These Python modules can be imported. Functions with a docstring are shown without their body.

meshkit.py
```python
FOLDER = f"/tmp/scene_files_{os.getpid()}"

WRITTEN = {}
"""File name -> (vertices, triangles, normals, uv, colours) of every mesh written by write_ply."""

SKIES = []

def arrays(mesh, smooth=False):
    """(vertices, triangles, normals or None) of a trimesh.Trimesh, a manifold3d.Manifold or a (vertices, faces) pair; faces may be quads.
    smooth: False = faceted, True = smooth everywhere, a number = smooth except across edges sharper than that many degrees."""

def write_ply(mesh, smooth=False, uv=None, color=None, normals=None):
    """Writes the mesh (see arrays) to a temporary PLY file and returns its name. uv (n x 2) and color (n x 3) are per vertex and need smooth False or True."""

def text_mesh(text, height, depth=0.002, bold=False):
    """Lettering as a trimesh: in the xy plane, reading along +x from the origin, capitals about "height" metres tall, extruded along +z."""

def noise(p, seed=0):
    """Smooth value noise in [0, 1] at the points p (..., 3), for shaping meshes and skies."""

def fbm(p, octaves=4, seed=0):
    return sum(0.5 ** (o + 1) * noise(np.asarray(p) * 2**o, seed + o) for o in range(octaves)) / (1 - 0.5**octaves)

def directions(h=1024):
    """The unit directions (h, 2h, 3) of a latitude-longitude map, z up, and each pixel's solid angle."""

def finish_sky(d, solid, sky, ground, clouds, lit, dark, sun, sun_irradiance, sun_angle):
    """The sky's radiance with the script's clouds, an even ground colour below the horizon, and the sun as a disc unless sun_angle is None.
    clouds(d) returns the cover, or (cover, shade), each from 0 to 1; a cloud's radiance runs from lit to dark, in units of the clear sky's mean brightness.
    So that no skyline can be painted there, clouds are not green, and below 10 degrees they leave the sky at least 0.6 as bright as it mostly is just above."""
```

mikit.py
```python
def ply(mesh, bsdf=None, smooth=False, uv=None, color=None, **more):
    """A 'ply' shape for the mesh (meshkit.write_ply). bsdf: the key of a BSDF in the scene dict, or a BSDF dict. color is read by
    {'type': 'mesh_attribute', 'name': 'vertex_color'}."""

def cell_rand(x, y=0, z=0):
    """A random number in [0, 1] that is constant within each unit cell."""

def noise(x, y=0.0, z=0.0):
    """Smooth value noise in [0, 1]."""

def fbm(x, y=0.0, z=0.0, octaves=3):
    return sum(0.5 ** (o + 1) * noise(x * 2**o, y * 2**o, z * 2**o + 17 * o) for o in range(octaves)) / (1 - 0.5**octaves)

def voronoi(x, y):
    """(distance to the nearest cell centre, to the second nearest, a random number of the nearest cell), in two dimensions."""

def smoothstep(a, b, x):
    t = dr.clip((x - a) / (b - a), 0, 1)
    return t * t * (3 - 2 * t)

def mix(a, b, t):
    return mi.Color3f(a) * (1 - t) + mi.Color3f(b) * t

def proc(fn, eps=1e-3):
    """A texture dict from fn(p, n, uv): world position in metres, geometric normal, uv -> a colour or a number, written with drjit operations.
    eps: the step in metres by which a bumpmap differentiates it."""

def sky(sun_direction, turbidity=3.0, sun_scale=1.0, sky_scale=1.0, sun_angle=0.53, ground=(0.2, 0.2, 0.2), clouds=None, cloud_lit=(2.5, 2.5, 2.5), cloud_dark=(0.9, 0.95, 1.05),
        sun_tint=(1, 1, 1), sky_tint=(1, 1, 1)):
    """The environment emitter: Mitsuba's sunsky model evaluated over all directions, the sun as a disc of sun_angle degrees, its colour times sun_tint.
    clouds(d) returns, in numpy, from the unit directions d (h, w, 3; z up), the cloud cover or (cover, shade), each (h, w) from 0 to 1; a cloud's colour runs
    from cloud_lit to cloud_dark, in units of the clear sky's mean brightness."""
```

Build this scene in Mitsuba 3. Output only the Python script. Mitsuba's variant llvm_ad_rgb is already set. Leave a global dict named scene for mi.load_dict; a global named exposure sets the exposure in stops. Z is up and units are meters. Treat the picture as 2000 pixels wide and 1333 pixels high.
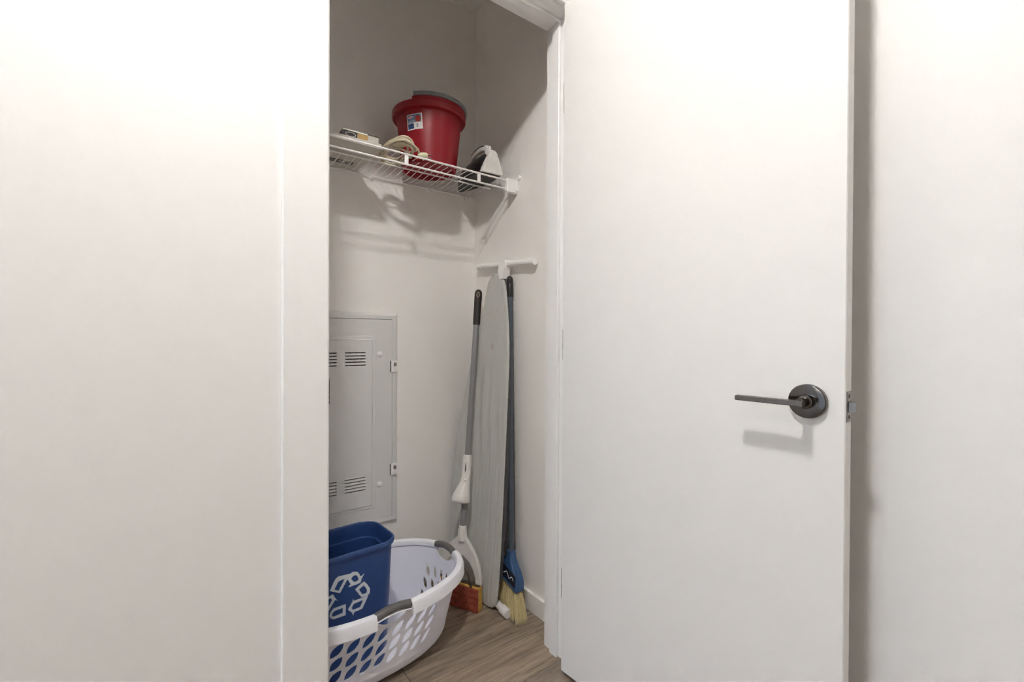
import math, random
import numpy as np, trimesh, mitsuba as mi, mikit, drjit as dr
import manifold3d as m3
from shapely.geometry import Polygon, Point, LineString, box as sbox
from shapely import affinity
from shapely.ops import unary_union
from mikit import noise, fbm, smoothstep, mix, cell_rand
T = mi.ScalarTransform4f
PI = math.pi
rng = np.random.default_rng(7)
scene, labels = {}, {}

# ---------------------------------------------------------------- camera
YAW, PITCH, ROLL, FOCAL = math.atan2(889, 1190), math.radians(0.38), 0.0047, 889.0
fw = np.array([math.sin(YAW) * math.cos(PITCH), math.cos(YAW) * math.cos(PITCH), -math.sin(PITCH)])
rt = np.array([math.cos(YAW), -math.sin(YAW), 0.0])
upv = np.cross(rt, fw)
upv = upv * math.cos(ROLL) - rt * math.sin(ROLL)
EYE = np.array([0, 0, 1.02])
scene['camera'] = {'type': 'perspective', 'fov_axis': 'x', 'fov': 2 * math.degrees(math.atan(1000 / FOCAL)), 'near_clip': 0.02, 'far_clip': 60.0,
                   'to_world': T().look_at(origin=EYE.tolist(), target=(EYE + fw).tolist(), up=upv.tolist())}

# ---------------------------------------------------------------- light
exposure = 4.07
LAMP_WARM, LAMP_SIDE = tuple(26.0 * c for c in (1.0, 0.972, 0.935)), tuple(6.0 * c for c in (1.0, 0.972, 0.935))
LAMPS = [(0.0, 0.285, LAMP_WARM, 0.075), (-1.35, 0.285, LAMP_SIDE, 0.075)]
DOME = 0.04
CEIL = 2.465
WINDOW_LIGHT = 1.8
scene['sky'] = mikit.sky((-0.3, 0.5, 0.8), turbidity=4.0, sun_scale=0.0, sky_scale=WINDOW_LIGHT, ground=(0.35, 0.34, 0.32), sky_tint=(1.15, 1.0, 0.85))

# ---------------------------------------------------------------- materials
def prin(name, rgb, rough=0.5, metal=0.0, spec=0.5, bump=None, bscale=1.0, **kw):
    col = rgb if isinstance(rgb, dict) else {'type': 'rgb', 'value': list(rgb)}
    b = {'type': 'principled', 'base_color': col, 'roughness': rough, 'metallic': metal, 'specular': spec, **kw}
    if bump is not None:
        b = {'type': 'bumpmap', 'arbitrary': mikit.proc(bump, 5e-4), 'scale': bscale, 'nested': b}
    scene[name] = {'type': 'twosided', 'nested': b}
    return name

def peel(p, n, uv):
    return (noise(p.x * 160, p.y * 160, p.z * 160) + 0.5 * noise(p.x * 330, p.y * 330, p.z * 330)) * 0.00014
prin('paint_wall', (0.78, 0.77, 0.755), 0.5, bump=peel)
prin('paint_wall_lightened', (0.83, 0.81, 0.785), 0.6, bump=peel)  # same wall paint, made lighter to brighten the dim closet
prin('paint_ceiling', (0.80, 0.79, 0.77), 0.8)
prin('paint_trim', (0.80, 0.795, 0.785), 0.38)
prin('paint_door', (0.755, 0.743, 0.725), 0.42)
prin('baseboard_white', (0.84, 0.83, 0.815), 0.35)

def wood(base, dark, seed):
    def f(p, n, uv):
        x, y = p.x + seed * 3.7, p.y + seed * 1.3
        wob = (noise(x * 2.6, y * 9) - 0.5) * 0.022
        g = fbm(x * 7, (y + wob) * 120, 0.0, 4)
        broad = noise(x * 1.8, (y + wob) * 22, 9.0)
        fine = noise(x * 26, (y + wob) * 620)
        pore = smoothstep(0.70, 0.9, noise(x * 34, (y + wob) * 300, 4.0))
        t = dr.clip(0.42 + (g - 0.5) * 1.25 + (fine - 0.5) * 0.32 + (broad - 0.5) * 0.45 + pore * 0.25, 0, 1)
        return mix(base, dark, t)
    return mikit.proc(f)
def wood_bump(p, n, uv):
    return (noise(p.x * 12, p.y * 420) + noise(p.x * 5, p.y * 140)) * 0.00010
WOODS = [prin('plank_wood', wood((0.330, 0.262, 0.198), (0.150, 0.114, 0.086), 1), 0.48, bump=wood_bump),
         prin('plank_wood_b', wood((0.310, 0.250, 0.194), (0.140, 0.108, 0.083), 2), 0.5, bump=wood_bump),
         prin('plank_wood_c', wood((0.350, 0.276, 0.206), (0.165, 0.126, 0.095), 3), 0.46, bump=wood_bump),
         prin('plank_wood_d', wood((0.320, 0.255, 0.195), (0.145, 0.112, 0.086), 4), 0.5, bump=wood_bump)]
prin('subfloor', (0.05, 0.045, 0.04), 0.9)
prin('gunmetal', (0.125, 0.113, 0.105), 0.09, metal=1.0)
prin('gunmetal_satin', (0.17, 0.158, 0.148), 0.24, metal=1.0)
prin('plate_metal', (0.30, 0.28, 0.26), 0.38, metal=1.0)
prin('bolt_metal', (0.22, 0.21, 0.20), 0.3, metal=1.0)
prin('wire_white', (0.84, 0.83, 0.82), 0.35)
prin('panel_white', (0.66, 0.655, 0.65), 0.4)
prin('panel_hinge', (0.80, 0.79, 0.79), 0.4)
prin('panel_recess_shade', (0.11, 0.11, 0.105), 0.8)  # dark tone painting the shade inside the panel recesses
prin('bucket_red', (0.235, 0.004, 0.011), 0.36)
prin('bucket_grey', (0.17, 0.18, 0.19), 0.45)
prin('plastic_white', (0.81, 0.82, 0.905), 0.36)
prin('plastic_rim', (0.85, 0.86, 0.915), 0.30)
prin('grip_grey', (0.115, 0.11, 0.11), 0.42)
prin('bin_blue', (0.022, 0.062, 0.20), 0.34)
prin('print_white', (0.62, 0.66, 0.70), 0.5)
prin('mop_grip', (0.022, 0.019, 0.016), 0.55)
prin('mop_tan', (0.30, 0.20, 0.14), 0.6)
prin('mop_pole', (0.27, 0.27, 0.28), 0.36, metal=0.35)
prin('mop_white', (0.74, 0.725, 0.70), 0.33)
prin('mop_wire', (0.16, 0.14, 0.12), 0.3, metal=0.9)
prin('broom_grip', (0.018, 0.018, 0.018), 0.4)
prin('broom_pole', (0.068, 0.088, 0.112), 0.36)
prin('broom_blue', (0.035, 0.092, 0.21), 0.4)
prin('label_dark', (0.010, 0.014, 0.028), 0.4)
prin('leg_dark', (0.06, 0.06, 0.065), 0.45)
prin('foot_white', (0.82, 0.81, 0.80), 0.4)
prin('iron_white', (0.74, 0.73, 0.70), 0.35)
prin('iron_black', (0.008, 0.008, 0.009), 0.16)
prin('iron_sole', (0.03, 0.03, 0.03), 0.4, metal=0.3)
prin('cord_beige', (0.56, 0.49, 0.36), 0.5)
prin('plug_clear', (0.62, 0.60, 0.42), 0.25)
prin('box_card', (0.50, 0.47, 0.42), 0.55)
prin('box_dark', (0.030, 0.028, 0.028), 0.4)
prin('box_tan', (0.42, 0.27, 0.10), 0.45)
prin('box_white', (0.78, 0.77, 0.74), 0.45)
prin('lamp_trim', (0.85, 0.85, 0.84), 0.4)
prin('glass_frame', (0.8, 0.8, 0.79), 0.4)

def sponge_red(p, n, uv):
    return mix((0.36, 0.085, 0.050), (0.24, 0.040, 0.026), smoothstep(0.3, 0.75, fbm(p.x * 90, p.y * 90, p.z * 90)))
def sponge_yellow(p, n, uv):
    return mix((0.62, 0.38, 0.075), (0.46, 0.27, 0.07), smoothstep(0.35, 0.7, fbm(p.x * 140, p.y * 140, p.z * 140)))
def sponge_bump(p, n, uv):
    return noise(p.x * 500, p.y * 500, p.z * 500) * 0.0006
prin('sponge_red', mikit.proc(sponge_red), 0.85, bump=sponge_bump)
prin('sponge_yellow', mikit.proc(sponge_yellow), 0.85, bump=sponge_bump)

def cover_col(p, n, uv):   # ironing board cloth: faint weave, washed stains
    w = noise(p.y * 900, p.z * 60) * 0.5 + noise(p.y * 60, p.z * 900) * 0.5
    blot = smoothstep(0.60, 0.8, fbm(p.y * 14, p.z * 9, 3.0))
    c = mix((0.54, 0.545, 0.525), (0.46, 0.465, 0.45), w)
    c = mix(c, (0.50, 0.47, 0.44), blot * 0.6)
    spot = smoothstep(0.012, 0.006, dr.sqrt(dr.square(p.y - 1.484) + dr.square((p.z - 0.985) * 0.7)))
    spot2 = smoothstep(0.010, 0.004, dr.sqrt(dr.square(p.y - 1.425) * 3 + dr.square((p.z - 1.13) * 0.6)))
    return mix(mix(c, (0.42, 0.33, 0.30), spot * 0.6), (0.50, 0.36, 0.25), spot2 * 0.5)
def cover_bump(p, n, uv):
    return (noise(p.y * 700, p.z * 700) * 0.5 + 0.5 * noise(p.y * 1500, p.z * 1500)) * 0.00025
prin('board_cloth', mikit.proc(cover_col), 0.9, bump=cover_bump)

def bristle_col(p, n, uv):
    t = noise(p.x * 700, p.y * 700, p.z * 12)
    c = mix((0.66, 0.56, 0.30), (0.50, 0.42, 0.22), t)
    return mix(c, (0.30, 0.26, 0.19), smoothstep(0.022, 0.0, p.z + (t - 0.5) * 0.014) * 0.8)   # darker towards the tips
prin('bristle_straw', mikit.proc(bristle_col), 0.7)

def bucket_label(p, n, uv):
    u, v = uv.x, uv.y
    r = lambda a, b, c, d: dr.select((u > a) & (u < b) & (v > c) & (v < d), 1.0, 0.0)
    c = mi.Color3f(0.72, 0.68, 0.70)
    c = mix(c, (0.10, 0.17, 0.32), r(0.05, 0.95, 0.44, 0.94))
    c = mix(c, (0.24, 0.30, 0.40), r(0.05, 0.55, 0.44, 0.62))
    c = mix(c, (0.20, 0.23, 0.25), r(0.52, 0.95, 0.44, 0.86))
    e = dr.square((u - 0.74) / 0.17) + dr.square((v - 0.66) / 0.20)
    c = mix(c, (0.33, 0.02, 0.02), dr.select(e < 1, 1.0, 0.0))
    o = dr.square((u - 0.27) / 0.19) + dr.square((v - 0.80) / 0.085)
    c = mix(c, (0.75, 0.55, 0.62), dr.select(o < 1, 1.0, 0.0))
    c = mix(c, (0.55, 0.12, 0.22), dr.select((o < 0.45) & (dr.abs(v - 0.80) < 0.02), 1.0, 0.0))
    c = mix(c, (0.03, 0.06, 0.17), r(0.06, 0.46, 0.07, 0.40))
    bars = dr.select(cell_rand(dr.floor(u * 46), 3.0) > 0.5, 1.0, 0.0)
    c = mix(c, (0.18, 0.24, 0.22), r(0.58, 0.90, 0.12, 0.36) * bars)
    return c
prin('label_print', mikit.proc(bucket_label), 0.4)
def heel_print(p, n, uv):
    u, v = uv.x, uv.y
    line = dr.select((dr.abs(v * 22 - dr.floor(v * 22) - 0.5) < 0.16) & (v > 0.12) & (v < 0.62) & (u > 0.2) & (u < 0.8) & (cell_rand(u * 40, v * 22) > 0.3), 1.0, 0.0)
    return mix((0.74, 0.73, 0.69), (0.42, 0.41, 0.38), line * 0.7)
prin('iron_heel', mikit.proc(heel_print), 0.4)

# ---------------------------------------------------------------- helpers
def key(name):
    if name not in scene and name not in labels:
        return name
    i = 1
    while f'{name}_{i:03d}' in scene or f'{name}_{i:03d}' in labels:
        i += 1
    return f'{name}_{i:03d}'
def put(name, mesh, mat, parent=None, smooth=False, label=None, cat=None, kind=None, group=None, **kw):
    k = key((parent + '__' if parent else '') + name)
    scene[k] = mikit.ply(mesh, mat, smooth=smooth, **kw)
    d = {a: b for a, b in (('label', label), ('category', cat), ('kind', kind), ('group', group)) if b}
    if d:
        labels[k] = d
    return k
def thing(name, label, cat, group=None):
    k = key(name)
    labels[k] = {'label': label, 'category': cat}
    if group:
        labels[k]['group'] = group
    return k
def struct(name, mesh, mat, label=None, **kw):
    k = put(name, mesh, mat, **kw)
    labels[k] = {'kind': 'structure', 'label': label or name.replace('_', ' '), 'category': name.split('_')[0]}
    return k
def cat_(ms):
    return trimesh.util.concatenate([m for m in ms])
def bx(x0, x1, y0, y1, z0, z1, bev=0.0):
    x0, x1 = sorted((x0, x1)); y0, y1 = sorted((y0, y1)); z0, z1 = sorted((z0, z1))
    if bev <= 0:
        m = trimesh.creation.box((x1 - x0, y1 - y0, z1 - z0))
        m.apply_translation(((x0 + x1) / 2, (y0 + y1) / 2, (z0 + z1) / 2))
        return m
    pts = []
    for dx, dy, dz in ((0, bev, bev), (bev, 0, bev), (bev, bev, 0)):
        for x in (x0 + dx, x1 - dx):
            for y in (y0 + dy, y1 - dy):
                for z in (z0 + dz, z1 - dz):
                    pts.append((x, y, z))
    return trimesh.convex.convex_hull(np.array(pts))
def frame_on(axis, origin, mesh):
    """moves a mesh so that its z axis lies along axis and its origin at origin"""
    m = mesh.copy()
    m.apply_transform(trimesh.geometry.align_vectors([0, 0, 1], np.asarray(axis, float)))
    m.apply_translation(origin)
    return m
def spline(P, n):
    P = np.asarray(P, float)
    from scipy.interpolate import CubicSpline
    t = np.r_[0, np.cumsum(np.linalg.norm(np.diff(P, axis=0), axis=1))]
    return CubicSpline(t, P)(np.linspace(0, t[-1], n))
def sweep(path, prof, closed=False, up=(0, 0, 1), scale=None, fixed_up=False):
    """prof (k x 2: side, up) swept along the path; capped unless closed"""
    path = np.asarray(path, float); n = len(path); prof = np.asarray(prof, float); k = len(prof)
    if closed:
        tan = np.roll(path, -1, 0) - np.roll(path, 1, 0)
    else:
        tan = np.gradient(path, axis=0)
    tan /= np.linalg.norm(tan, axis=1, keepdims=True)
    u = np.asarray(up, float)
    V = []
    for i in range(n):
        t = tan[i]
        if i == 0 or fixed_up:
            a = u if abs(t @ u) < 0.95 else np.array([1.0, 0.2, 0])
        s = np.cross(t, a); s /= np.linalg.norm(s)
        w = np.cross(s, t)
        if not fixed_up:
            a = w
        f = 1.0 if scale is None else scale[i]
        V.append(path[i] + f * (prof[:, :1] * s + prof[:, 1:] * w))
    V = np.vstack(V)
    F = []
    for i in range(n if closed else n - 1):
        j = (i + 1) % n
        for q in range(k):
            r = (q + 1) % k
            F += [(i * k + q, j * k + q, j * k + r), (i * k + q, j * k + r, i * k + r)]
    if not closed:
        c0, c1 = len(V), len(V) + 1
        V = np.vstack([V, V[:k].mean(0), V[(n - 1) * k:n * k].mean(0)])
        for q in range(k):
            r = (q + 1) % k
            F += [(c0, q, r), (c1, (n - 1) * k + r, (n - 1) * k + q)]
    m = trimesh.Trimesh(V, F, process=False)
    trimesh.repair.fix_normals(m)
    return m
def circ(r, n=12, ry=None):
    a = np.linspace(0, 2 * PI, n, endpoint=False)
    return np.c_[np.cos(a) * r, np.sin(a) * (ry or r)]
def tube(path, r, n=12, scale=None, closed=False):
    return sweep(path, circ(r, n), scale=scale, closed=closed)
def lathe(prof, n=32):
    m = trimesh.creation.revolve(np.asarray(prof, float), sections=n)
    trimesh.repair.fix_normals(m)
    return m
def loft(rings, cap0=True, cap1=True, fix=True):
    n, k = len(rings), len(rings[0])
    V = np.vstack(rings); F = []
    for i in range(n - 1):
        for q in range(k):
            r = (q + 1) % k
            F += [(i * k + q, i * k + r, (i + 1) * k + r), (i * k + q, (i + 1) * k + r, (i + 1) * k + q)]
    if cap0:
        V = np.vstack([V, rings[0].mean(0)]); c = len(V) - 1
        F += [(c, (q + 1) % k, q) for q in range(k)]
    if cap1:
        V = np.vstack([V, rings[-1].mean(0)]); c = len(V) - 1
        F += [(c, (n - 1) * k + q, (n - 1) * k + (q + 1) % k) for q in range(k)]
    m = trimesh.Trimesh(V, F, process=False)
    if fix:
        trimesh.repair.fix_normals(m)
    return m
def extr(poly, h):
    return trimesh.creation.extrude_polygon(poly, h, engine='earcut') if poly.geom_type == 'Polygon' else cat_([trimesh.creation.extrude_polygon(g, h, engine='earcut') for g in poly.geoms])
def onto(mesh, o, ex, ey, ez):
    m = mesh.copy()
    M = np.eye(4); M[:3, 0], M[:3, 1], M[:3, 2], M[:3, 3] = ex, ey, ez, o
    m.apply_transform(M)
    if np.linalg.det(M[:3, :3]) < 0:
        m.invert()
    return m
def rrect(hx, hy, r, n=8):
    P = []
    for cx, cy, a0 in ((hx - r, hy - r, 0), (-hx + r, hy - r, 90), (-hx + r, -hy + r, 180), (hx - r, -hy + r, 270)):
        for a in np.radians(np.linspace(a0, a0 + 90, n)):
            P.append((cx + r * math.cos(a), cy + r * math.sin(a)))
    return np.array(P)

# ================================================================ the setting
YF, YB0, YB, XC = 1.030, 1.139, 1.728, 1.080       # hall face and closet face of the front wall, closet back, closet right wall
XJL, XJR, ZHEAD = 0.2735, 0.990, 2.031              # door jambs and head
XR, XL, YH = 1.135, -2.6, -4.2                     # hall: right wall, left end, wall behind the camera
CX0 = 0.02                                          # closet left wall
fl = struct('floor', bx(XL - 0.1, XR + 0.1, YH - 0.1, YB + 0.1, -0.06, -0.004), 'subfloor', 'grey brown wood plank floor')
PW = 0.152
row0 = -4.264
i = 0
for r in range(40):
    y0 = row0 + r * PW
    xs = XL - 0.05 - (0.37 * r % 1.0) * 1.2
    while xs < XR + 0.05:
        a, b = max(xs, XL - 0.05), min(xs + 1.2, XR + 0.05)
        if b - a > 0.02:
            put('plank', bx(a + 0.0006, b - 0.0006, y0 + 0.0006, y0 + PW - 0.0006, -0.004, 0.0, 0.0009), WOODS[int(rng.integers(4))], fl)
        xs += 1.2
struct('ceiling', bx(XL - 0.1, XR + 0.1, YH - 0.1, YB + 0.1, CEIL, CEIL + 0.12), 'paint_ceiling', 'white ceiling')
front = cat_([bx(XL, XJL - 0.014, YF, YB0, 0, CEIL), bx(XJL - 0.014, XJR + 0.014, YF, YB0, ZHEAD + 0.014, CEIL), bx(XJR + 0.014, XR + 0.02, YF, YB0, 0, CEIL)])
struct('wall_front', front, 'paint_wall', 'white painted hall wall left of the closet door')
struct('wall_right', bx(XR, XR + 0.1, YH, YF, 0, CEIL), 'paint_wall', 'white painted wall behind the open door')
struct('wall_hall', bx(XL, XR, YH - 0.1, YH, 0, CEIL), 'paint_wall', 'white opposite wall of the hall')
struct('wall_closet_back', bx(CX0 - 0.1, XC + 0.1, YB, YB + 0.1, 0, CEIL), 'paint_wall_lightened', 'back wall of the closet')
struct('wall_closet_right', bx(XC, XC + 0.1, YB0, YB, 0, CEIL), 'paint_wall_lightened', 'right wall of the closet')
struct('wall_closet_left', bx(CX0 - 0.1, CX0, YB0, YB, 0, CEIL), 'paint_wall_lightened', 'left wall of the closet')
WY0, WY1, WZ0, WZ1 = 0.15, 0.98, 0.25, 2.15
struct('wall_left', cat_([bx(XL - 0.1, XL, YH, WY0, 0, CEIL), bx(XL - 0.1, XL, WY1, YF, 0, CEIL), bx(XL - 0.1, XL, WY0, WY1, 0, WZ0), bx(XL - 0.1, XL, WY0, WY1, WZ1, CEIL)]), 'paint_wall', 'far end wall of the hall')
wn = struct('window_1', cat_([bx(XL - 0.07, XL - 0.02, WY0, WY0 + 0.05, WZ0, WZ1), bx(XL - 0.07, XL - 0.02, WY1 - 0.05, WY1, WZ0, WZ1), bx(XL - 0.07, XL - 0.02, WY0 + 0.05, WY1 - 0.05, WZ0, WZ0 + 0.05), bx(XL - 0.07, XL - 0.02, WY0 + 0.05, WY1 - 0.05, WZ1 - 0.05, WZ1)]), 'glass_frame', 'window at the end of the hall')

# casing, jambs, stops
def casing_profile(w, t):
    return Polygon([(0, 0), (w, 0), (w, t - 0.003), (w - 0.003, t), (0.004, t), (0, t - 0.004)])
CW, CT, RV = 0.090, 0.014, 0.0046
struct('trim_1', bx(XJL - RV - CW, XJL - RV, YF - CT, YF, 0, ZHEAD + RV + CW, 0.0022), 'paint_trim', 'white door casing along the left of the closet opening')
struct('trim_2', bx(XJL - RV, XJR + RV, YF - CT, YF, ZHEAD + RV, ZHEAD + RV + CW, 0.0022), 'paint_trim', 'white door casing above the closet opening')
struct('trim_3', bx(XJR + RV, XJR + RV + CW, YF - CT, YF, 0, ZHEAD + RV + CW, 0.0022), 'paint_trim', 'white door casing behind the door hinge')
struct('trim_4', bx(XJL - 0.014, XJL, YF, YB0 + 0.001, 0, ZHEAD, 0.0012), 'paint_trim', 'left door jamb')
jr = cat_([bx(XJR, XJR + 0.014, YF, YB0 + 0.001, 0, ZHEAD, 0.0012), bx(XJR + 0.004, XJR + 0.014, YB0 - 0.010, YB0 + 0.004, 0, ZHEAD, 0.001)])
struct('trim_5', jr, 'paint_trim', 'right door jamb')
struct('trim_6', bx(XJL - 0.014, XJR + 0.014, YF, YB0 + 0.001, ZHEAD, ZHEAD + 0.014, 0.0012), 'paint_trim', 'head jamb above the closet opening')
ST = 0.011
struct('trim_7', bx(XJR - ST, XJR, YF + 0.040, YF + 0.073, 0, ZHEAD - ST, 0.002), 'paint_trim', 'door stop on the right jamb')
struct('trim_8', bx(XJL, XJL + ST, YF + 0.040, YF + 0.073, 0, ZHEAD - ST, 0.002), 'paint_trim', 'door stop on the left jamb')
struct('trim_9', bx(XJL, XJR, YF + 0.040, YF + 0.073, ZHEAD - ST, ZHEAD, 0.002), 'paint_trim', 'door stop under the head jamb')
BH, BT = 0.071, 0.012
struct('baseboard_closet_right', bx(XC - BT, XC, YB0, YB, 0, BH, 0.002), 'baseboard_white', 'white baseboard of the closet right wall')
struct('baseboard_closet_back', bx(CX0, XC - BT, YB - BT, YB, 0, BH, 0.002), 'baseboard_white', 'white baseboard of the closet back wall')
struct('baseboard_front', bx(XL, XJL - RV - CW, YF - BT, YF, 0, BH, 0.002), 'baseboard_white', 'white baseboard of the hall wall')

# ceiling lamps
for li, (lx, ly, lcol, lr) in enumerate(LAMPS):
    t = thing('ceiling_lamp', ['round flush ceiling lamp in front of the closet door', 'round flush ceiling lamp further down the hall'][li], 'lamp')
    ring = lathe([(0, 0), (lr + 0.016, 0), (lr + 0.016, -0.012), (lr + 0.004, -0.016), (0, -0.016)], 48)
    ring.apply_translation((lx, ly, CEIL)); put('base_ring', ring, 'lamp_trim', t, smooth=30)
    ang = np.linspace(0, PI / 2, 12)
    dome = lathe([(0, -0.0162)] + [(lr * math.cos(a), -0.0162 - DOME * math.sin(a)) for a in ang[:-1]] + [(0, -0.0162 - DOME)], 48); dome.apply_translation((lx, ly, CEIL))
    put('diffuser', dome, 'lamp_trim', t, smooth=40, emitter={'type': 'area', 'radiance': {'type': 'rgb', 'value': list(lcol)}})

# ================================================================ the open door
DU = np.array([0.0566, -0.9984, 0]); DU /= np.linalg.norm(DU)       # from hinge to latch
DN = np.array([-DU[1] * -1, -DU[0], 0]); DN = np.array([DU[1], -DU[0], 0])   # out of the visible face
DH = np.array([0.945, 1.010, 0.0])
DW, DT, DZ0, DZ1 = 0.711, 0.036, 0.012, 2.024
EZ = np.array([0, 0, 1.0])
def door_at(u, out, z):
    return DH + DU * u + DN * out + EZ * z
def in_door(mesh, u=0, out=0, z=0):                                   # local x = along the door, y = up, z = out of the face
    return onto(mesh, door_at(u, out, z), DU, EZ, DN)
slab = bx(0, DW, DZ0, DZ1, -DT, 0, 0.0016)
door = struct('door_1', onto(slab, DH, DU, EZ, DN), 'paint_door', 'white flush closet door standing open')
labels[door]['label'] = 'white flush closet door standing open at the right'
UR, ZR = 0.6517, 0.9015
ros = lathe([(0, 0), (0.0325, 0), (0.0325, 0.0088), (0.0318, 0.0102), (0.0300, 0.0110), (0.0150, 0.0112), (0, 0.0112)], 64)
hd = put('handle', in_door(ros, UR, 0.0002, ZR), 'gunmetal', door, smooth=35, label='dark polished metal lever handle on a round rosette')
neck = lathe([(0, 0.0), (0.0135, 0.0), (0.0135, 0.010), (0.0118, 0.0125), (0.0090, 0.0135), (0.0088, 0.0385), (0, 0.0385)], 40)
put('neck', in_door(neck, UR, 0.0114, ZR), 'gunmetal', hd, smooth=35)
lv = bx(-0.1135, 0.0095, -0.0052, 0.0052, 0.047, 0.0615, 0.0018)
put('lever', in_door(lv, UR, 0.0, ZR), 'gunmetal_satin', hd)
LZ = 0.896
def in_edge(mesh):                                                     # local x = out of the face, y = up, z = beyond the latch edge
    return onto(mesh, door_at(DW, -DT / 2, LZ), DN, EZ, DU)
lt = put('latch_plate', in_edge(bx(-0.0125, 0.0125, -0.0285, 0.0285, 0, 0.0012, 0.0004)), 'plate_metal', door, label='metal latch plate in the door edge')
for s in (-1, 1):
    sc = lathe([(0, 0), (0.0042, 0), (0.0036, 0.0010), (0.0012, 0.0014), (0, 0.0009)], 20)
    sc.apply_translation((0, s * 0.0195, 0.0012)); put('screw', in_edge(sc), 'gunmetal', lt, smooth=30)
bolt = extr(Polygon([(0.0, -0.0062), (0.0115, 0.0062), (0.0, 0.0062)]).union(sbox(-0.0001, -0.0062, 0.0002, 0.0062)).buffer(0.0004), 0.0175)
bolt = onto(bolt, (0, -0.0088, 0.0013), (0, 0, 1), (1, 0, 0), (0, 1, 0))
put('bolt', in_edge(bolt), 'bolt_metal', lt, label='shiny bevelled spring bolt')
put('bolt_collar', in_edge(extr(sbox(-0.0085, -0.0108, 0.0085, 0.0108).difference(sbox(-0.007, -0.0094, 0.007, 0.0094)), 0.0016)), 'gunmetal', lt)
# hinges, behind the door
for hz in (0.232, 0.955, 1.70):
    k = lathe([(0, 0), (0.0065, 0), (0.0065, 0.09), (0, 0.09)], 16); k.apply_translation(door_at(-0.004, -DT - 0.0060, hz) + np.array([0.004, 0, 0]))
    h = put('hinge', k, 'plate_metal', door, smooth=30)
    put('leaf', in_door(bx(-0.0009, 0.0, 0, 0.09, -0.030, -0.001), 0.0, 0, hz), 'plate_metal', h)

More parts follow.
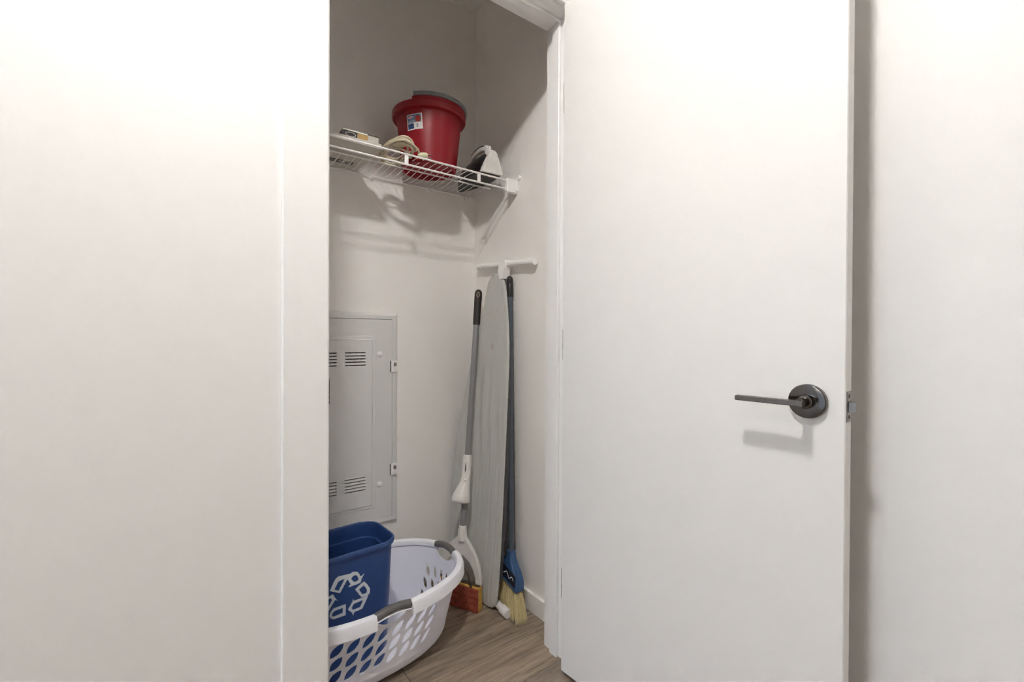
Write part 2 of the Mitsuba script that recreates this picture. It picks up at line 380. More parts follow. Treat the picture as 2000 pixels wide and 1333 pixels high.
# ================================================================ wire shelf
SX0, SX1, SYF, SYB, SZ = CX0 + 0.004, 1.062, 1.420, 1.7175, 1.640
sh = thing('wire_shelf', 'white coated wire shelf across the top of the closet', 'shelf')
def rod(p, q, r, n=10):
    return tube(np.array([p, q], float), r, n)
put('front_rail', rod((SX0, SYF, SZ - 0.0135), (SX1 - 0.010, SYF, SZ - 0.0135), 0.0033), 'wire_white', sh, smooth=40)
put('lip_rail', rod((SX0, SYF + 0.001, 1.5935), (SX1 - 0.010, SYF + 0.001, 1.5935), 0.0033), 'wire_white', sh, smooth=40)
put('middle_rail', rod((SX0, 1.565, SZ - 0.0045), (1.052, 1.565, SZ - 0.0045), 0.0028), 'wire_white', sh, smooth=40)
put('back_rail', rod((SX0, SYB, SZ - 0.0045), (1.056, SYB, SZ - 0.0045), 0.0030), 'wire_white', sh, smooth=40)
w0 = tube(spline([(0, SYB + 0.003, SZ), (0, 1.60, SZ), (0, SYF + 0.012, SZ - 0.0015), (0, SYF + 0.001, SZ - 0.006), (0, SYF - 0.0042, SZ - 0.014)], 9), 0.0013, 6)
wire = mikit.ply(w0, 'wire_white', smooth=50)
x = 1.040
while x > SX0 + 0.01:
    scene[key(sh + '__deck_wire')] = {**wire, 'to_world': T().translate([x, 0, 0])}
    x -= 0.0254
for px in (0.339, 0.622, 0.906):
    put('lip_brace', bx(px - 0.0065, px + 0.0065, SYF - 0.0012, SYF + 0.0022, 1.5935, SZ - 0.0135, 0.0006), 'wire_white', sh)
bk = cat_([bx(1.028, XC - 0.0005, SYF - 0.009, SYF + 0.006, 1.5815, 1.634, 0.0025),
           bx(XC - 0.010, XC - 0.0004, SYF - 0.014, SYF + 0.030, 1.590, 1.634, 0.002)])
put('end_bracket', bk, 'wire_white', sh, smooth=25)
lug = lathe([(0, 0), (0.0095, 0), (0.0095, 0.005), (0.007, 0.0085), (0.0028, 0.009), (0.0022, 0.005), (0, 0.005)], 24)
put('screw_lug', frame_on((-1, 0, 0), (XC - 0.0003, SYF - 0.020, 1.639), lug), 'wire_white', sh, smooth=35)
put('screw_arm', bx(XC - 0.007, XC - 0.0004, SYF - 0.022, SYF + 0.004, 1.6325, 1.645, 0.0015), 'wire_white', sh)
for cx in (0.13, 0.40, 0.61, 0.85, 1.03):
    put('wall_clip', bx(cx - 0.006, cx + 0.006, SYB - 0.004, YB, SZ - 0.0155, SZ + 0.0, 0.0015), 'wire_white', sh)

# ---------------------------------------------------------------- red bucket on the shelf
BX, BY, BZ = 0.772, 1.558, SZ + 0.0016
bu = thing('bucket', 'red plastic bucket with grey handle standing on the wire shelf', 'bucket')
prof = [(0, 0.012), (0.088, 0.012), (0.092, 0.0), (0.0985, 0.0), (0.1005, 0.006), (0.1135, 0.130), (0.1185, 0.180), (0.1325, 0.182), (0.1355, 0.187), (0.1355, 0.203), (0.1330, 0.2065), (0.1265, 0.2060),
        (0.1165, 0.200), (0.111, 0.130), (0.0985, 0.016), (0.0, 0.0155)]
m = lathe(prof, 72); m.apply_translation((BX, BY, BZ)); put('body', m, 'bucket_red', bu, smooth=35)
def arc(a0, a1, r, z, n=36):
    a = np.radians(np.linspace(a0, a1, n))
    return np.c_[BX + r * np.cos(a), BY + r * np.sin(a), np.full(n, BZ + z)]
A0, A1 = -143, 5
col = sweep(arc(A0, A1, 0.1300, 0.2), [(-0.0025, 0), (0.0025, 0), (0.0032, 0.0165), (-0.0032, 0.0165)], fixed_up=True)
put('spout_collar', col, 'bucket_red', bu, smooth=30)
hp = arc(A0 + 3, A1 + 4, 0.1325, 0.2228, 48)
put('handle', sweep(hp, rrect(0.0085, 0.0062, 0.004, 4), fixed_up=True), 'bucket_grey', bu, smooth=40, label='grey plastic carrying handle resting on the rim')
# print label wrapped on the body
lw, lh, la, lz = 0.060, 0.053, math.radians(-143), 0.136
gu, gv = np.meshgrid(np.linspace(0, 1, 12), np.linspace(0, 1, 8))
rr = lambda z: np.where(z < 0.13, 0.1005 + 0.013 * (z - 0.006) / 0.124, 0.1135 + 0.005 * (z - 0.13) / 0.05) + 0.0007
zz = lz + (gv - 0.5) * lh + (gu - 0.5) * 0.003
th = la + (gu - 0.5) * lw / rr(zz) - (gv - 0.5) * 0.02
P = np.stack([BX + rr(zz) * np.cos(th), BY + rr(zz) * np.sin(th), BZ + zz], -1).reshape(-1, 3)
idx = np.arange(96).reshape(8, 12)
Fq = np.stack([idx[:-1, :-1], idx[:-1, 1:], idx[1:, 1:], idx[1:, :-1]], -1).reshape(-1, 4)
put('print_label', (P, Fq), 'label_print', bu, smooth=True, uv=np.c_[gu.ravel(), gv.ravel()], label='printed product sticker with bar code')

# ---------------------------------------------------------------- clothes iron on the shelf
ir = thing('clothes_iron', 'white and black clothes iron lying at the right end of the shelf', 'iron')
IO = np.array([0.969, 1.438, SZ + 0.0016]); ia = math.radians(-3)
def I(m):
    m = m.copy(); m.apply_transform(trimesh.transformations.rotation_matrix(ia, (0, 0, 1))); m.apply_translation(IO); return m
def iron_plan(s):                                    # pointed sole outline, nose at +y
    pts = [(-0.044, 0.0), (-0.050, 0.05), (-0.050, 0.10), (-0.043, 0.16), (-0.028, 0.215), (-0.008, 0.252), (0, 0.256), (0.008, 0.252), (0.028, 0.215), (0.043, 0.16), (0.050, 0.10), (0.050, 0.05), (0.044, 0.0)]
    return np.array(pts)
pl = iron_plan(1)
def iring(k, z, y0=0.0, ky=1.0):
    return np.c_[pl[:, 0] * k, y0 + pl[:, 1] * ky, np.full(len(pl), z)]
put('soleplate', I(loft([iring(0.98, 0.0), iring(1.0, 0.002), iring(1.0, 0.007)])), 'iron_sole', ir, smooth=40)
put('skirt', I(loft([iring(1.0, 0.0072), iring(1.02, 0.012), iring(1.0, 0.022), iring(0.95, 0.030)])), 'iron_black', ir, smooth=40, label='glossy black lower body')
put('water_tank', I(loft([iring(0.95, 0.0301), iring(0.90, 0.045, 0.006, 0.96), iring(0.74, 0.063, 0.012, 0.86), iring(0.50, 0.076, 0.018, 0.74), iring(0.28, 0.083, 0.022, 0.62)])), 'iron_black', ir, smooth=50)
hpth = spline([(0, 0.016, 0.078), (0, 0.022, 0.100), (0, 0.060, 0.114), (0, 0.110, 0.112), (0, 0.150, 0.098), (0, 0.165, 0.072)], 24)
put('handle', I(sweep(hpth, rrect(0.0125, 0.009, 0.006, 4))), 'iron_white', ir, smooth=50)
hpu = spline([(0, 0.035, 0.1165), (0, 0.065, 0.1235), (0, 0.110, 0.1215), (0, 0.140, 0.113)], 12)
put('grip_strip', I(sweep(hpu, rrect(0.009, 0.0022, 0.002, 3))), 'iron_black', ir, smooth=50, label='black grip strip on the handle')
heel_poly = [(-0.046, 0.002), (0.046, 0.002), (0.047, 0.010), (0.021, 0.080), (0.013, 0.087), (-0.004, 0.088), (-0.010, 0.082), (-0.043, 0.012)]
hv = np.array(heel_poly)
hm = extr(Polygon(heel_poly), 0.014)
hm = onto(hm, (0, -0.012, 0), (1, 0, 0), (0, 0, 1), (0, 1, 0))
put('heel_plate', I(hm), 'iron_white', ir, label='white plastic heel')
hp2 = np.array([(x * 0.86 + 0.0005, 0.004 + z * 0.86) for x, z in heel_poly])
cm = hp2.mean(0)
hv3 = np.vstack([np.c_[hp2[:, 0], np.full(len(hp2), -0.0125), hp2[:, 1]], [[cm[0], -0.0125, cm[1]]]])
nq = len(hp2)
hf = trimesh.Trimesh(hv3, [(nq, q, (q + 1) % nq) for q in range(nq)], process=False)
hf.apply_transform(trimesh.transformations.rotation_matrix(ia, (0, 0, 1))); hf.apply_translation(IO)
put('rating_plate', hf, 'iron_heel', ir, uv=np.c_[(hv3[:, 0] + 0.046) / 0.092, hv3[:, 2] / 0.09], label='rating plate with fine print')
cx_ = lathe([(0, 0), (0.0062, 0), (0.0056, 0.014), (0.0066, 0.016), (0.0066, 0.022), (0.003, 0.024), (0, 0.024)], 16)
put('cord_outlet', I(frame_on((-0.12, -0.1, 1), (-0.002, 0.004, 0.083), cx_)), 'iron_white', ir, smooth=40)

# ---------------------------------------------------------------- flat box on the shelf
b1 = thing('carton', 'flat pale carton with dark lettering underneath lying on the left of the wire shelf', 'box')
CZ0, CZ1 = SZ + 0.0016, SZ + 0.019
put('body', bx(0.24, 0.556, 1.470, 1.712, CZ0, CZ1, 0.0012), 'box_card', b1)
def letter(ch):                                       # lettering on the underside, read from below
    if ch == 'E':
        return unary_union([sbox(0, 0, 0.42, 1), sbox(0, 0, 1, 0.28), sbox(0, 0.37, 0.95, 0.63), sbox(0, 0.72, 1, 1)])
    if ch == 'C':
        return sbox(0, 0, 1, 1).buffer(0.1).buffer(-0.1).difference(sbox(0.22, 0.28, 1.2, 0.72))
    return sbox(0, 0, 1, 1).buffer(-0.2).buffer(0.2).difference(sbox(0.2, 0.28, 0.80, 0.72))
for li_, ch in enumerate('ECO'):
    g = affinity.translate(affinity.scale(letter(ch), 0.026, 0.030, origin=(0, 0)), 0.432 + li_ * 0.0305, 0)
    put('lettering', onto(extr(g, 0.0004), (0, 1.668, CZ0 - 0.0004), (1, 0, 0), (0, -1, 0), (0, 0, 1)), 'box_dark', b1, label='dark printed letters')
b0 = thing('small_box', 'small box with dark and amber printing on top of the flat pale carton', 'box')
BX0, BX1, CY0, CY1, CZ1 = 0.436, 0.553, 1.488, 1.560, SZ + 0.0195
BZ1 = SZ + 0.0470
put('body', bx(BX0, BX1, CY0, CY1, CZ1, BZ1, 0.001), 'box_card', b0)
put('lid_edge', bx(BX0 + 0.0005, BX1 - 0.038, CY0 - 0.0006, CY0 + 0.02, BZ1 - 0.0035, BZ1 + 0.0006, 0.0005), 'box_white', b0, label='white upper edge')
put('lid_edge', bx(BX1 - 0.0375, BX1 + 0.0005, CY0 - 0.0006, CY0 + 0.02, BZ1 - 0.0025, BZ1 + 0.0006, 0.0005), 'box_dark', b0, label='black upper edge')
def on_front(poly, mat, lab=None):
    put('print', onto(extr(poly, 0.0004), (0, CY0 - 0.0001, 0), (1, 0, 0), (0, 0, 1), (0, -1, 0)), mat, b0, label=lab)
on_front(sbox(BX0 + 0.0005, CZ1 + 0.001, BX0 + 0.046, BZ1 - 0.0038), 'box_dark', 'dark printed block')
on_front(sbox(BX0 + 0.047, CZ1 + 0.001, BX0 + 0.080, BZ1 - 0.0042), 'box_tan', 'amber printed block')
put('print', bx(BX0 - 0.0005, BX0 - 0.0001, CY0 + 0.001, CY1 - 0.001, CZ1 + 0.001, BZ1 - 0.001), 'box_dark', b0, label='dark printed end')
ov = affinity.scale(Point(BX0 + 0.024, (CZ1 + BZ1) / 2 - 0.001).buffer(0.009), 1.9, 0.8)
put('print', onto(extr(ov.difference(affinity.scale(ov, 0.86, 0.78)), 0.0003), (0, CY0 - 0.0006, 0), (1, 0, 0), (0, 0, 1), (0, -1, 0)), 'box_card', b0)

# ---------------------------------------------------------------- coiled extension cord
cd = thing('extension_cord', 'coiled beige extension cord lying on the shelf beside the red bucket', 'cord')
crng = np.random.default_rng(5)
pts = []
for L in range(7):
    cxo, cyo = 0.620 + crng.uniform(-0.010, 0.008), 1.512 + crng.uniform(-0.02, 0.02)
    ra, rb = 0.045 + crng.uniform(-0.008, 0.010), 0.082 + crng.uniform(-0.012, 0.012)
    til = crng.uniform(0.03, 0.30); hz = 0.006 + 0.0032 * L
    for a in np.linspace(0, 2 * PI, 14, endpoint=False):
        pts.append((cxo + ra * math.cos(a) , cyo + rb * math.sin(a), SZ + hz + max(0, -math.sin(a) * rb * til) + 0.004 * math.cos(3 * a)))
end = [(0.650, 1.452, SZ + 0.036), (0.672, 1.450, SZ + 0.030), (0.684, 1.459, SZ + 0.018), (0.6845, 1.466, SZ + 0.0135)]
pts = np.array(pts + end)
pts[:, 2] = np.maximum(pts[:, 2], SZ + 0.0052)
put('cable', tube(spline(pts, 460), 0.0036, 8), 'cord_beige', cd, smooth=50)
pg = lathe([(0, 0), (0.006, 0), (0.0085, 0.006), (0.0115, 0.014), (0.0115, 0.030), (0.009, 0.034), (0, 0.034)], 20)
pdir = np.array([0.9, -0.30, 0.0]); pdir /= np.linalg.norm(pdir)
po = np.array([0.683, 1.466, SZ + 0.0135])
put('plug', frame_on(pdir, po, pg), 'plug_clear', cd, smooth=35, label='pale translucent yellow plug')
for s in (-1, 1):
    put('prong', frame_on(pdir, po, bx(s * 0.006 - 0.0008, s * 0.006 + 0.0008, -0.003, 0.003, 0.034, 0.048)), 'bolt_metal', cd)
bundle = lathe([(0, 0), (0.012, 0.0), (0.017, 0.008), (0.017, 0.030), (0.012, 0.040), (0, 0.040)], 18)
put('socket_end', frame_on((0.9, -0.3, 0.12), (0.607, 1.487, SZ + 0.046), bundle), 'cord_beige', cd, smooth=40)

# ================================================================ access panel on the back wall
ap = thing('access_panel', 'white access panel with louvred door on the closet back wall', 'access panel')
PX0, PX1, PZ0, PZ1 = 0.2735, 0.7197, 0.291, 1.1155
fr_out = sbox(PX0, PZ0, PX1, PZ1); fr_in = sbox(PX0 + 0.026, PZ0 + 0.026, PX1 - 0.026, PZ1 - 0.026)
def on_back(mesh, y):                                  # local x,y -> x,z; local z -> towards the camera
    return onto(mesh, (0, y, 0), (1, 0, 0), (0, 0, 1), (0, -1, 0))
def rect_ring(d, y):
    return np.array([(PX0 + d, y, PZ0 + d), (PX1 - d, y, PZ0 + d), (PX1 - d, y, PZ1 - d), (PX0 + d, y, PZ1 - d)])
fr = loft([rect_ring(0, YB), rect_ring(0.001, YB - 0.003), rect_ring(0.0115, YB - 0.0142), rect_ring(0.0245, YB - 0.014), rect_ring(0.0255, YB - 0.012), rect_ring(0.0255, YB)], False, False)
put('frame', fr, 'panel_white', ap)
slots = []
for vx0, vx1 in ((0.406, 0.482), (0.511, 0.5875)):
    for vz in (0.9095, 0.4375):
        for s in range(5):
            slots.append(sbox(vx0, vz + 0.0035 + s * 0.0117, vx1, vz + 0.0075 + s * 0.0117))
slots = unary_union(slots)
leafp = sbox(PX0 + 0.0265, PZ0 + 0.0265, PX1 - 0.0265, PZ1 - 0.0265).difference(slots).difference(sbox(0.432, 0.777, 0.4565, 0.870))
put('leaf', on_back(extr(leafp, 0.003), YB - 0.0095), 'panel_white', ap)
raised = sbox(0.3825, 0.380, 0.6108, 1.009)
raised = Polygon(raised.exterior.coords)
rr_ = raised.difference(slots).difference(sbox(0.432, 0.777, 0.4565, 0.870))
def fring(d, y):
    return np.array([(0.3825 + d, y, 0.380 + d), (0.6108 - d, y, 0.380 + d), (0.6108 - d, y, 1.009 - d), (0.3825 + d, y, 1.009 - d)])
put('raised_field', cat_([on_back(extr(rr_, 0.0012), YB - 0.0165), loft([fring(-0.016, YB - 0.0124), fring(-0.014, YB - 0.0150), fring(-0.006, YB - 0.0152), fring(-0.001, YB - 0.0177), fring(0.0, YB - 0.0165)], False, False)]), 'panel_white', ap)
put('backing', bx(PX0 + 0.02, PX1 - 0.02, YB - 0.004, YB, PZ0 + 0.02, PZ1 - 0.02), 'panel_recess_shade', ap)  # dark sheet painting the shade of the cavity behind the louvres
for vx0, vx1 in ((0.406, 0.482), (0.511, 0.5875)):     # each louvre's down-turned lip
    for vz in (0.9095, 0.4375):
        for s in range(5):
            z1 = vz + 0.0078 + s * 0.0117
            put('louvre', bx(vx0 - 0.001, vx1 + 0.001, YB - 0.0200, YB - 0.0176, z1, z1 + 0.0024), 'panel_white', ap)
for sx, sz in ((0.6435, 0.955), (0.6435, 0.4505), (0.350, 0.955), (0.350, 0.4505)):
    s_ = lathe([(0, 0), (0.0115, 0), (0.0105, 0.0022), (0.0065, 0.0045), (0.004, 0.0048), (0, 0.0048)], 28)
    put('screw_cap', frame_on((0, -1, 0), (sx, YB - 0.0124, sz), s_), 'panel_hinge', ap, smooth=30)
for hz in (0.9065, 0.501):
    h = put('hinge', bx(0.6885, 0.7135, YB - 0.0205, YB - 0.0143, hz - 0.0225, hz + 0.0225, 0.0015), 'panel_hinge', ap)
    put('catch', bx(0.6965, 0.7085, YB - 0.0245, YB - 0.0206, hz - 0.017, hz - 0.001, 0.001), 'panel_hinge', h)
    put('notch', bx(0.6855, 0.6884, YB - 0.0150, YB - 0.0125, hz - 0.022, hz + 0.022), 'panel_recess_shade', h, label='dark notch beside the hinge')
    put('slot', bx(0.6970, 0.7090, YB - 0.0209, YB - 0.0204, hz + 0.000, hz + 0.0145), 'plate_metal', h, label='dark slot of the hinge')
put('finger_pull', bx(0.4535, 0.4560, YB - 0.0185, YB - 0.0095, 0.778, 0.869), 'leg_dark', ap, label='dark recessed finger pull')

# ================================================================ laundry basket
BA, BB, BCX, BCY, BPH, BN = 0.338, 0.226, 0.490, 1.435, math.radians(5), 2.35
ZT = 0.250
tt = np.linspace(0, 2 * PI, 2001)
uc = np.sign(np.cos(tt)) * np.abs(np.cos(tt)) ** (2 / BN); us = np.sign(np.sin(tt)) * np.abs(np.sin(tt)) ** (2 / BN)
# start at the back so that the seam is hidden
s0 = np.argmin(np.abs(tt - PI / 2)); ordr = np.r_[np.arange(s0, 2000), np.arange(0, s0 + 1)]
uc, us = uc[ordr], us[ordr]
arcl = np.r_[0, np.cumsum(np.hypot(np.diff(uc * BA), np.diff(us * BB)))]
LB = arcl[-1]
cb, sb = math.cos(BPH), math.sin(BPH)
def plan(s, d):
    """point of the basket outline at arc length s, d metres inside the rim, in world x, y"""
    s = np.mod(s, LB)
    x, y = np.interp(s, arcl, uc) * (BA - d), np.interp(s, arcl, us) * (BB - d)
    return np.stack([BCX + x * cb - y * sb, BCY + x * sb + y * cb], -1)
# wall profile from the top down: inset d and height z
zp = [ZT, 0.060]; dp = [0.016, 0.060]
for a in np.linspace(0, PI / 2, 9)[1:]:
    zp.append(0.004 + 0.056 * (1 - math.sin(a))); dp.append(0.060 + 0.056 * (1 - math.cos(a)))
zp, dp = np.array(zp), np.array(dp)
pl_ = np.r_[0, np.cumsum(np.hypot(np.diff(zp), np.diff(dp)))]
TB = pl_[-1]
def s_of(ax, ay):                                     # arc length of the outline point nearest to a direction
    return arcl[np.argmin((uc * BA - ax * BA) ** 2 + (us * BB - ay * BB) ** 2)]
S_FRONT, S_RIGHT, S_LEFT = s_of(-0.02, -1), s_of(1, 0.08), s_of(-1, 0)
def leaf_hole(s, t, h=0.056, w=0.0240, tilt=-45):
    R = (h * h / 4 + w * w / 4) / w
    a = Point(R - w / 2, 0).buffer(R, 48).intersection(Point(-(R - w / 2), 0).buffer(R, 48))
    return affinity.translate(affinity.rotate(a, tilt, origin=(0, 0)), s, -t)
holes = []
for row, t in enumerate((0.071, 0.114, 0.157)):
    for q in range(8):
        off = (q - 3.5) * 0.0475
        holes.append(leaf_hole(S_FRONT + off - row * 0.004, t))
        holes.append(leaf_hole((S_FRONT + off + LB / 2) % LB, t)) if 0.03 < (S_FRONT + off + LB / 2) % LB < LB - 0.03 else None
    for sc_ in (S_RIGHT, S_LEFT):
        for q in range(5):
            holes.append(leaf_hole(sc_ + (q - 2) * 0.040 + row * 0.006, t + 0.028, 0.044, 0.016, -24))
for sc_ in (S_FRONT, S_RIGHT, S_LEFT):
    holes.append(affinity.translate(affinity.scale(Point(0, 0).buffer(1, 24), 0.057, 0.040), sc_, -0.004))
wallp = sbox(0, -TB, LB, 0.0).difference(unary_union(holes))
cs = m3.CrossSection([np.array(r_.coords)[:-1] for r_ in [wallp.exterior, *wallp.interiors]], m3.FillRule.EvenOdd)
sl = m3.Manifold.extrude(cs, 0.0024).refine_to_length(0.011).to_mesh()
sv = np.asarray(sl.vert_properties)[:, :3]
t_ = -sv[:, 1]
dd, zz_ = np.interp(t_, pl_, dp) + sv[:, 2], np.interp(t_, pl_, zp) + np.where(t_ > pl_[1], sv[:, 2] * np.clip((t_ - pl_[1]) / (TB - pl_[1]), 0, 1), 0)
pp = plan(sv[:, 0], dd)
bw = trimesh.Trimesh(np.c_[pp, zz_], np.asarray(sl.tri_verts), process=False)
bw.invert() if bw.volume < 0 else None
lb = thing('laundry_basket', 'white plastic laundry basket with leaf shaped holes on the closet floor', 'laundry basket')
put('wall', bw, 'plastic_white', lb, smooth=40)
sg = np.linspace(0, LB, 160, endpoint=False)
o_ = plan(sg, dp[-1] - 0.001)
put('base', loft([np.c_[o_, np.full(160, 0.0008)], np.c_[o_, np.full(160, 0.0062)]]), 'plastic_white', lb)
HG = 0.056
rimp = [(-0.0175, -0.030), (-0.0135, -0.030), (-0.0115, -0.010), (-0.007, -0.004), (0.006, -0.004), (0.008, -0.012), (0.011, -0.012), (0.0105, 0.000), (0.006, 0.0055), (-0.004, 0.0065), (-0.0115, 0.003), (-0.0155, -0.006)]
rims = []
cuts = sorted([S_FRONT, S_RIGHT, S_LEFT])
for q in range(3):
    a, b = cuts[q] + HG, (cuts[(q + 1) % 3] + (LB if q == 2 else 0)) - HG
    sgm = np.linspace(a, b, 90)
    rims.append(sweep(np.c_[plan(sgm, 0.0165), np.full(90, ZT)], [(-x_, y_) for x_, y_ in rimp], fixed_up=True))
rim_test = rims[0]
put('rim', cat_(rims), 'plastic_rim', lb, smooth=40)
for sc_ in (S_FRONT, S_RIGHT, S_LEFT):
    sgm = np.linspace(sc_ - HG - 0.002, sc_ + HG + 0.002, 40)
    e = (sgm - sc_) / HG
    path = np.c_[plan(sgm, 0.0175), ZT - 0.003 + 0.008 * (1 - np.clip(e, -1, 1) ** 2)]
    put('grip', sweep(path, circ(0.0120, 16, 0.0105), fixed_up=True), 'grip_grey', lb, smooth=40, label='dark grey handle grip')
    path2 = np.c_[plan(sgm, 0.0130), ZT - 0.016 + 0.007 * (1 - np.clip(e, -1, 1) ** 2)]
    put('grip_lip', sweep(path2, rrect(0.0055, 0.0022, 0.002, 3), fixed_up=True), 'plastic_rim', lb, smooth=40)

# ================================================================ blue recycling bin, standing in the basket
bn = thing('recycling_bin', 'blue plastic recycling bin standing in the white laundry basket', 'bin')
NPH, NCX, NCY, NZ0, NZ1 = math.radians(3.5), 0.422, 1.443, 0.0085, 0.390
nex, ney = np.array([math.cos(NPH), math.sin(NPH)]), np.array([-math.sin(NPH), math.cos(NPH)])
def bring(d, z):
    """ring at height z, d metres outside the tapered outer wall"""
    f = (z - 0.008) / 0.382
    hx, hy = 0.126 + 0.014 * f + d, 0.083 + 0.015 * f + d
    r_ = rrect(hx, hy, 0.046 + 0.008 * f + d, 12)
    return np.c_[np.array([NCX, NCY]) + r_[:, :1] * nex + r_[:, 1:] * ney, np.full(len(r_), z)]
rings = [bring(-0.008, NZ0), bring(-0.002, NZ0 + 0.001), bring(0, NZ0 + 0.006), bring(0, 0.20), bring(0, 0.368), bring(0.001, 0.372), bring(0.0065, 0.374), bring(0.0080, 0.378), bring(0.0078, 0.385), bring(0.0050, 0.3895), bring(0.0010, 0.3900), bring(-0.0015, 0.387),
         bring(-0.0025, 0.375), bring(-0.0028, 0.343), bring(-0.0035, 0.3415), bring(-0.0075, 0.3405), bring(-0.0085, 0.338), bring(-0.0085, 0.20), bring(-0.0085, 0.020), bring(-0.012, 0.012)]
put('body', loft(rings), 'bin_blue', bn, smooth=35)
SYM = [([(-0.0757, 0.2957), (-0.0672, 0.3136), (-0.0595, 0.3258), (-0.0524, 0.33), (-0.018, 0.3266), (-0.024, 0.3148), (-0.0467, 0.2789)], [(-0.0631, 0.2956), (-0.0514, 0.3155), (-0.0327, 0.317), (-0.051, 0.2872)]),
       ([(-0.026, 0.3137), (-0.0217, 0.3228), (-0.0163, 0.3272), (-0.0093, 0.3295), (0.0034, 0.3257), (0.0092, 0.3182), (0.0127, 0.309), (0.0179, 0.308), (0.0258, 0.3138), (0.0187, 0.3021), (0.0138, 0.2884), (-0.0181, 0.2869), (-0.0223, 0.2884), (-0.0157, 0.2942), (-0.0214, 0.305)],
        [(-0.0145, 0.3102), (-0.0095, 0.3161), (-0.0035, 0.3179), (0.0024, 0.3146), (0.0063, 0.3069), (0.008, 0.3007), (0.0027, 0.2966), (-0.0067, 0.2981)]),
       ([(-0.002, 0.2735), (0.0043, 0.2782), (0.0247, 0.2889), (0.0354, 0.2761), (0.0436, 0.2602), (0.0431, 0.246), (0.0361, 0.2403), (0.0178, 0.2424)], [(0.0096, 0.2693), (0.0236, 0.2764), (0.0308, 0.2674), (0.0347, 0.2577), (0.0332, 0.2509), (0.028, 0.2503), (0.0197, 0.2515)]),
       ([(-0.0224, 0.2207), (-0.009, 0.2397), (-0.0079, 0.2487), (-0.0047, 0.2406), (0.0361, 0.2403), (0.0374, 0.2377), (0.021, 0.2068), (-0.0041, 0.2059), (-0.0064, 0.1945), (-0.0096, 0.2055)], [(-0.0119, 0.2212), (-0.0045, 0.2316), (0.0231, 0.2327), (0.0144, 0.214), (-0.0073, 0.2143)]),
       ([(-0.0758, 0.2218), (-0.0735, 0.2308), (-0.0689, 0.2376), (-0.0623, 0.2407), (-0.0289, 0.2397), (-0.0289, 0.2068), (-0.0632, 0.2081), (-0.0714, 0.2134)], [(-0.0686, 0.2219), (-0.0659, 0.229), (-0.0604, 0.2318), (-0.0374, 0.2323), (-0.0377, 0.2171), (-0.0619, 0.2162), (-0.0667, 0.2177)]),
       ([(-0.0957, 0.2774), (-0.0667, 0.2831), (-0.0603, 0.2703), (-0.0512, 0.2569), (-0.0597, 0.2639), (-0.0742, 0.2447), (-0.0825, 0.2319), (-0.0877, 0.2389), (-0.0914, 0.2526), (-0.102, 0.2615)], [(-0.0882, 0.2685), (-0.0742, 0.2742), (-0.0689, 0.2673), (-0.0808, 0.2472), (-0.0852, 0.2551)])]
for o_, h_ in SYM:                                    # the six outlined pieces of the recycling sign printed on the front
    g = extr(Polygon(o_, [h_]), 0.0005)
    v = g.vertices; f = (v[:, 1] - 0.008) / 0.382
    out = 0.083 + 0.015 * f + 0.0001 + v[:, 2]
    v[:, 0] += 0.008
    W = np.c_[NCX + v[:, 0] * nex[0] - out * ney[0], NCY + v[:, 0] * nex[1] - out * ney[1], v[:, 1]]
    g = trimesh.Trimesh(W, g.faces, process=False); trimesh.repair.fix_normals(g)
    put('recycling_arrow', g, 'print_white', bn)

# ================================================================ ironing board against the right wall
ib = thing('ironing_board', 'ironing board with pale grey cover standing upright against the closet right wall', 'ironing board')
outline = [(1.405, 0.004), (1.383, 0.008), (1.366, 0.027), (1.359, 0.063), (1.359, 0.19), (1.362, 0.377), (1.367, 0.60), (1.371, 0.79), (1.3755, 0.93), (1.384, 1.00), (1.399, 1.08), (1.418, 1.159), (1.436, 1.22), (1.455, 1.256), (1.487, 1.277),
           (1.519, 1.276), (1.541, 1.249), (1.553, 1.198), (1.566, 1.125), (1.585, 1.062), (1.615, 0.957), (1.640, 0.859), (1.661, 0.761), (1.679, 0.673), (1.694, 0.600), (1.702, 0.45), (1.700, 0.28), (1.692, 0.12), (1.683, 0.04), (1.668, 0.012), (1.645, 0.004)]
ol = np.array(outline)
right = ol[:, 1] <= 1.22
right &= ol[:, 0] < 1.43
ol[right, 0] += 0.017 - 0.012 * np.clip((ol[right, 1] - 0.93) / 0.25, 0, 1)
olp = Polygon(ol).buffer(0.004).buffer(-0.004)
def board_x(y, z):
    return 0.958 + 0.068 * z - 0.085 * (y - 1.36)
def cushion(poly, x_in, x_out, rings_n=5, rnd=0.010, push=0.0):
    """padded slab: the outline, rounded towards the front; front at board_x + x_out"""
    N = 140
    ext = poly.exterior; base = np.array([ext.interpolate(q / N, normalized=True).coords[0] for q in range(N)])
    R = []
    cen = base.mean(0)
    R.append(np.c_[base, 0.008 + (x_in - 0.008) * np.clip(base[:, 1] / 0.12, 0, 1)])
    for a in np.linspace(0, PI / 2, rings_n):
        p2 = poly.buffer(-(rnd * (1 - math.cos(a))) - 1e-6)
        q2 = np.array([p2.exterior.interpolate(p2.exterior.project(Point(*b))).coords[0] for b in base])
        R.append(np.c_[q2, np.full(N, x_out + rnd * (1 - math.sin(a)))])
    return R
R = cushion(olp, 0.010, 0.0, 5, 0.0055)
rings3 = [np.c_[board_x(r_[:, 0], r_[:, 1]) + r_[:, 2], r_[:, 0], r_[:, 1]] for r_ in R]
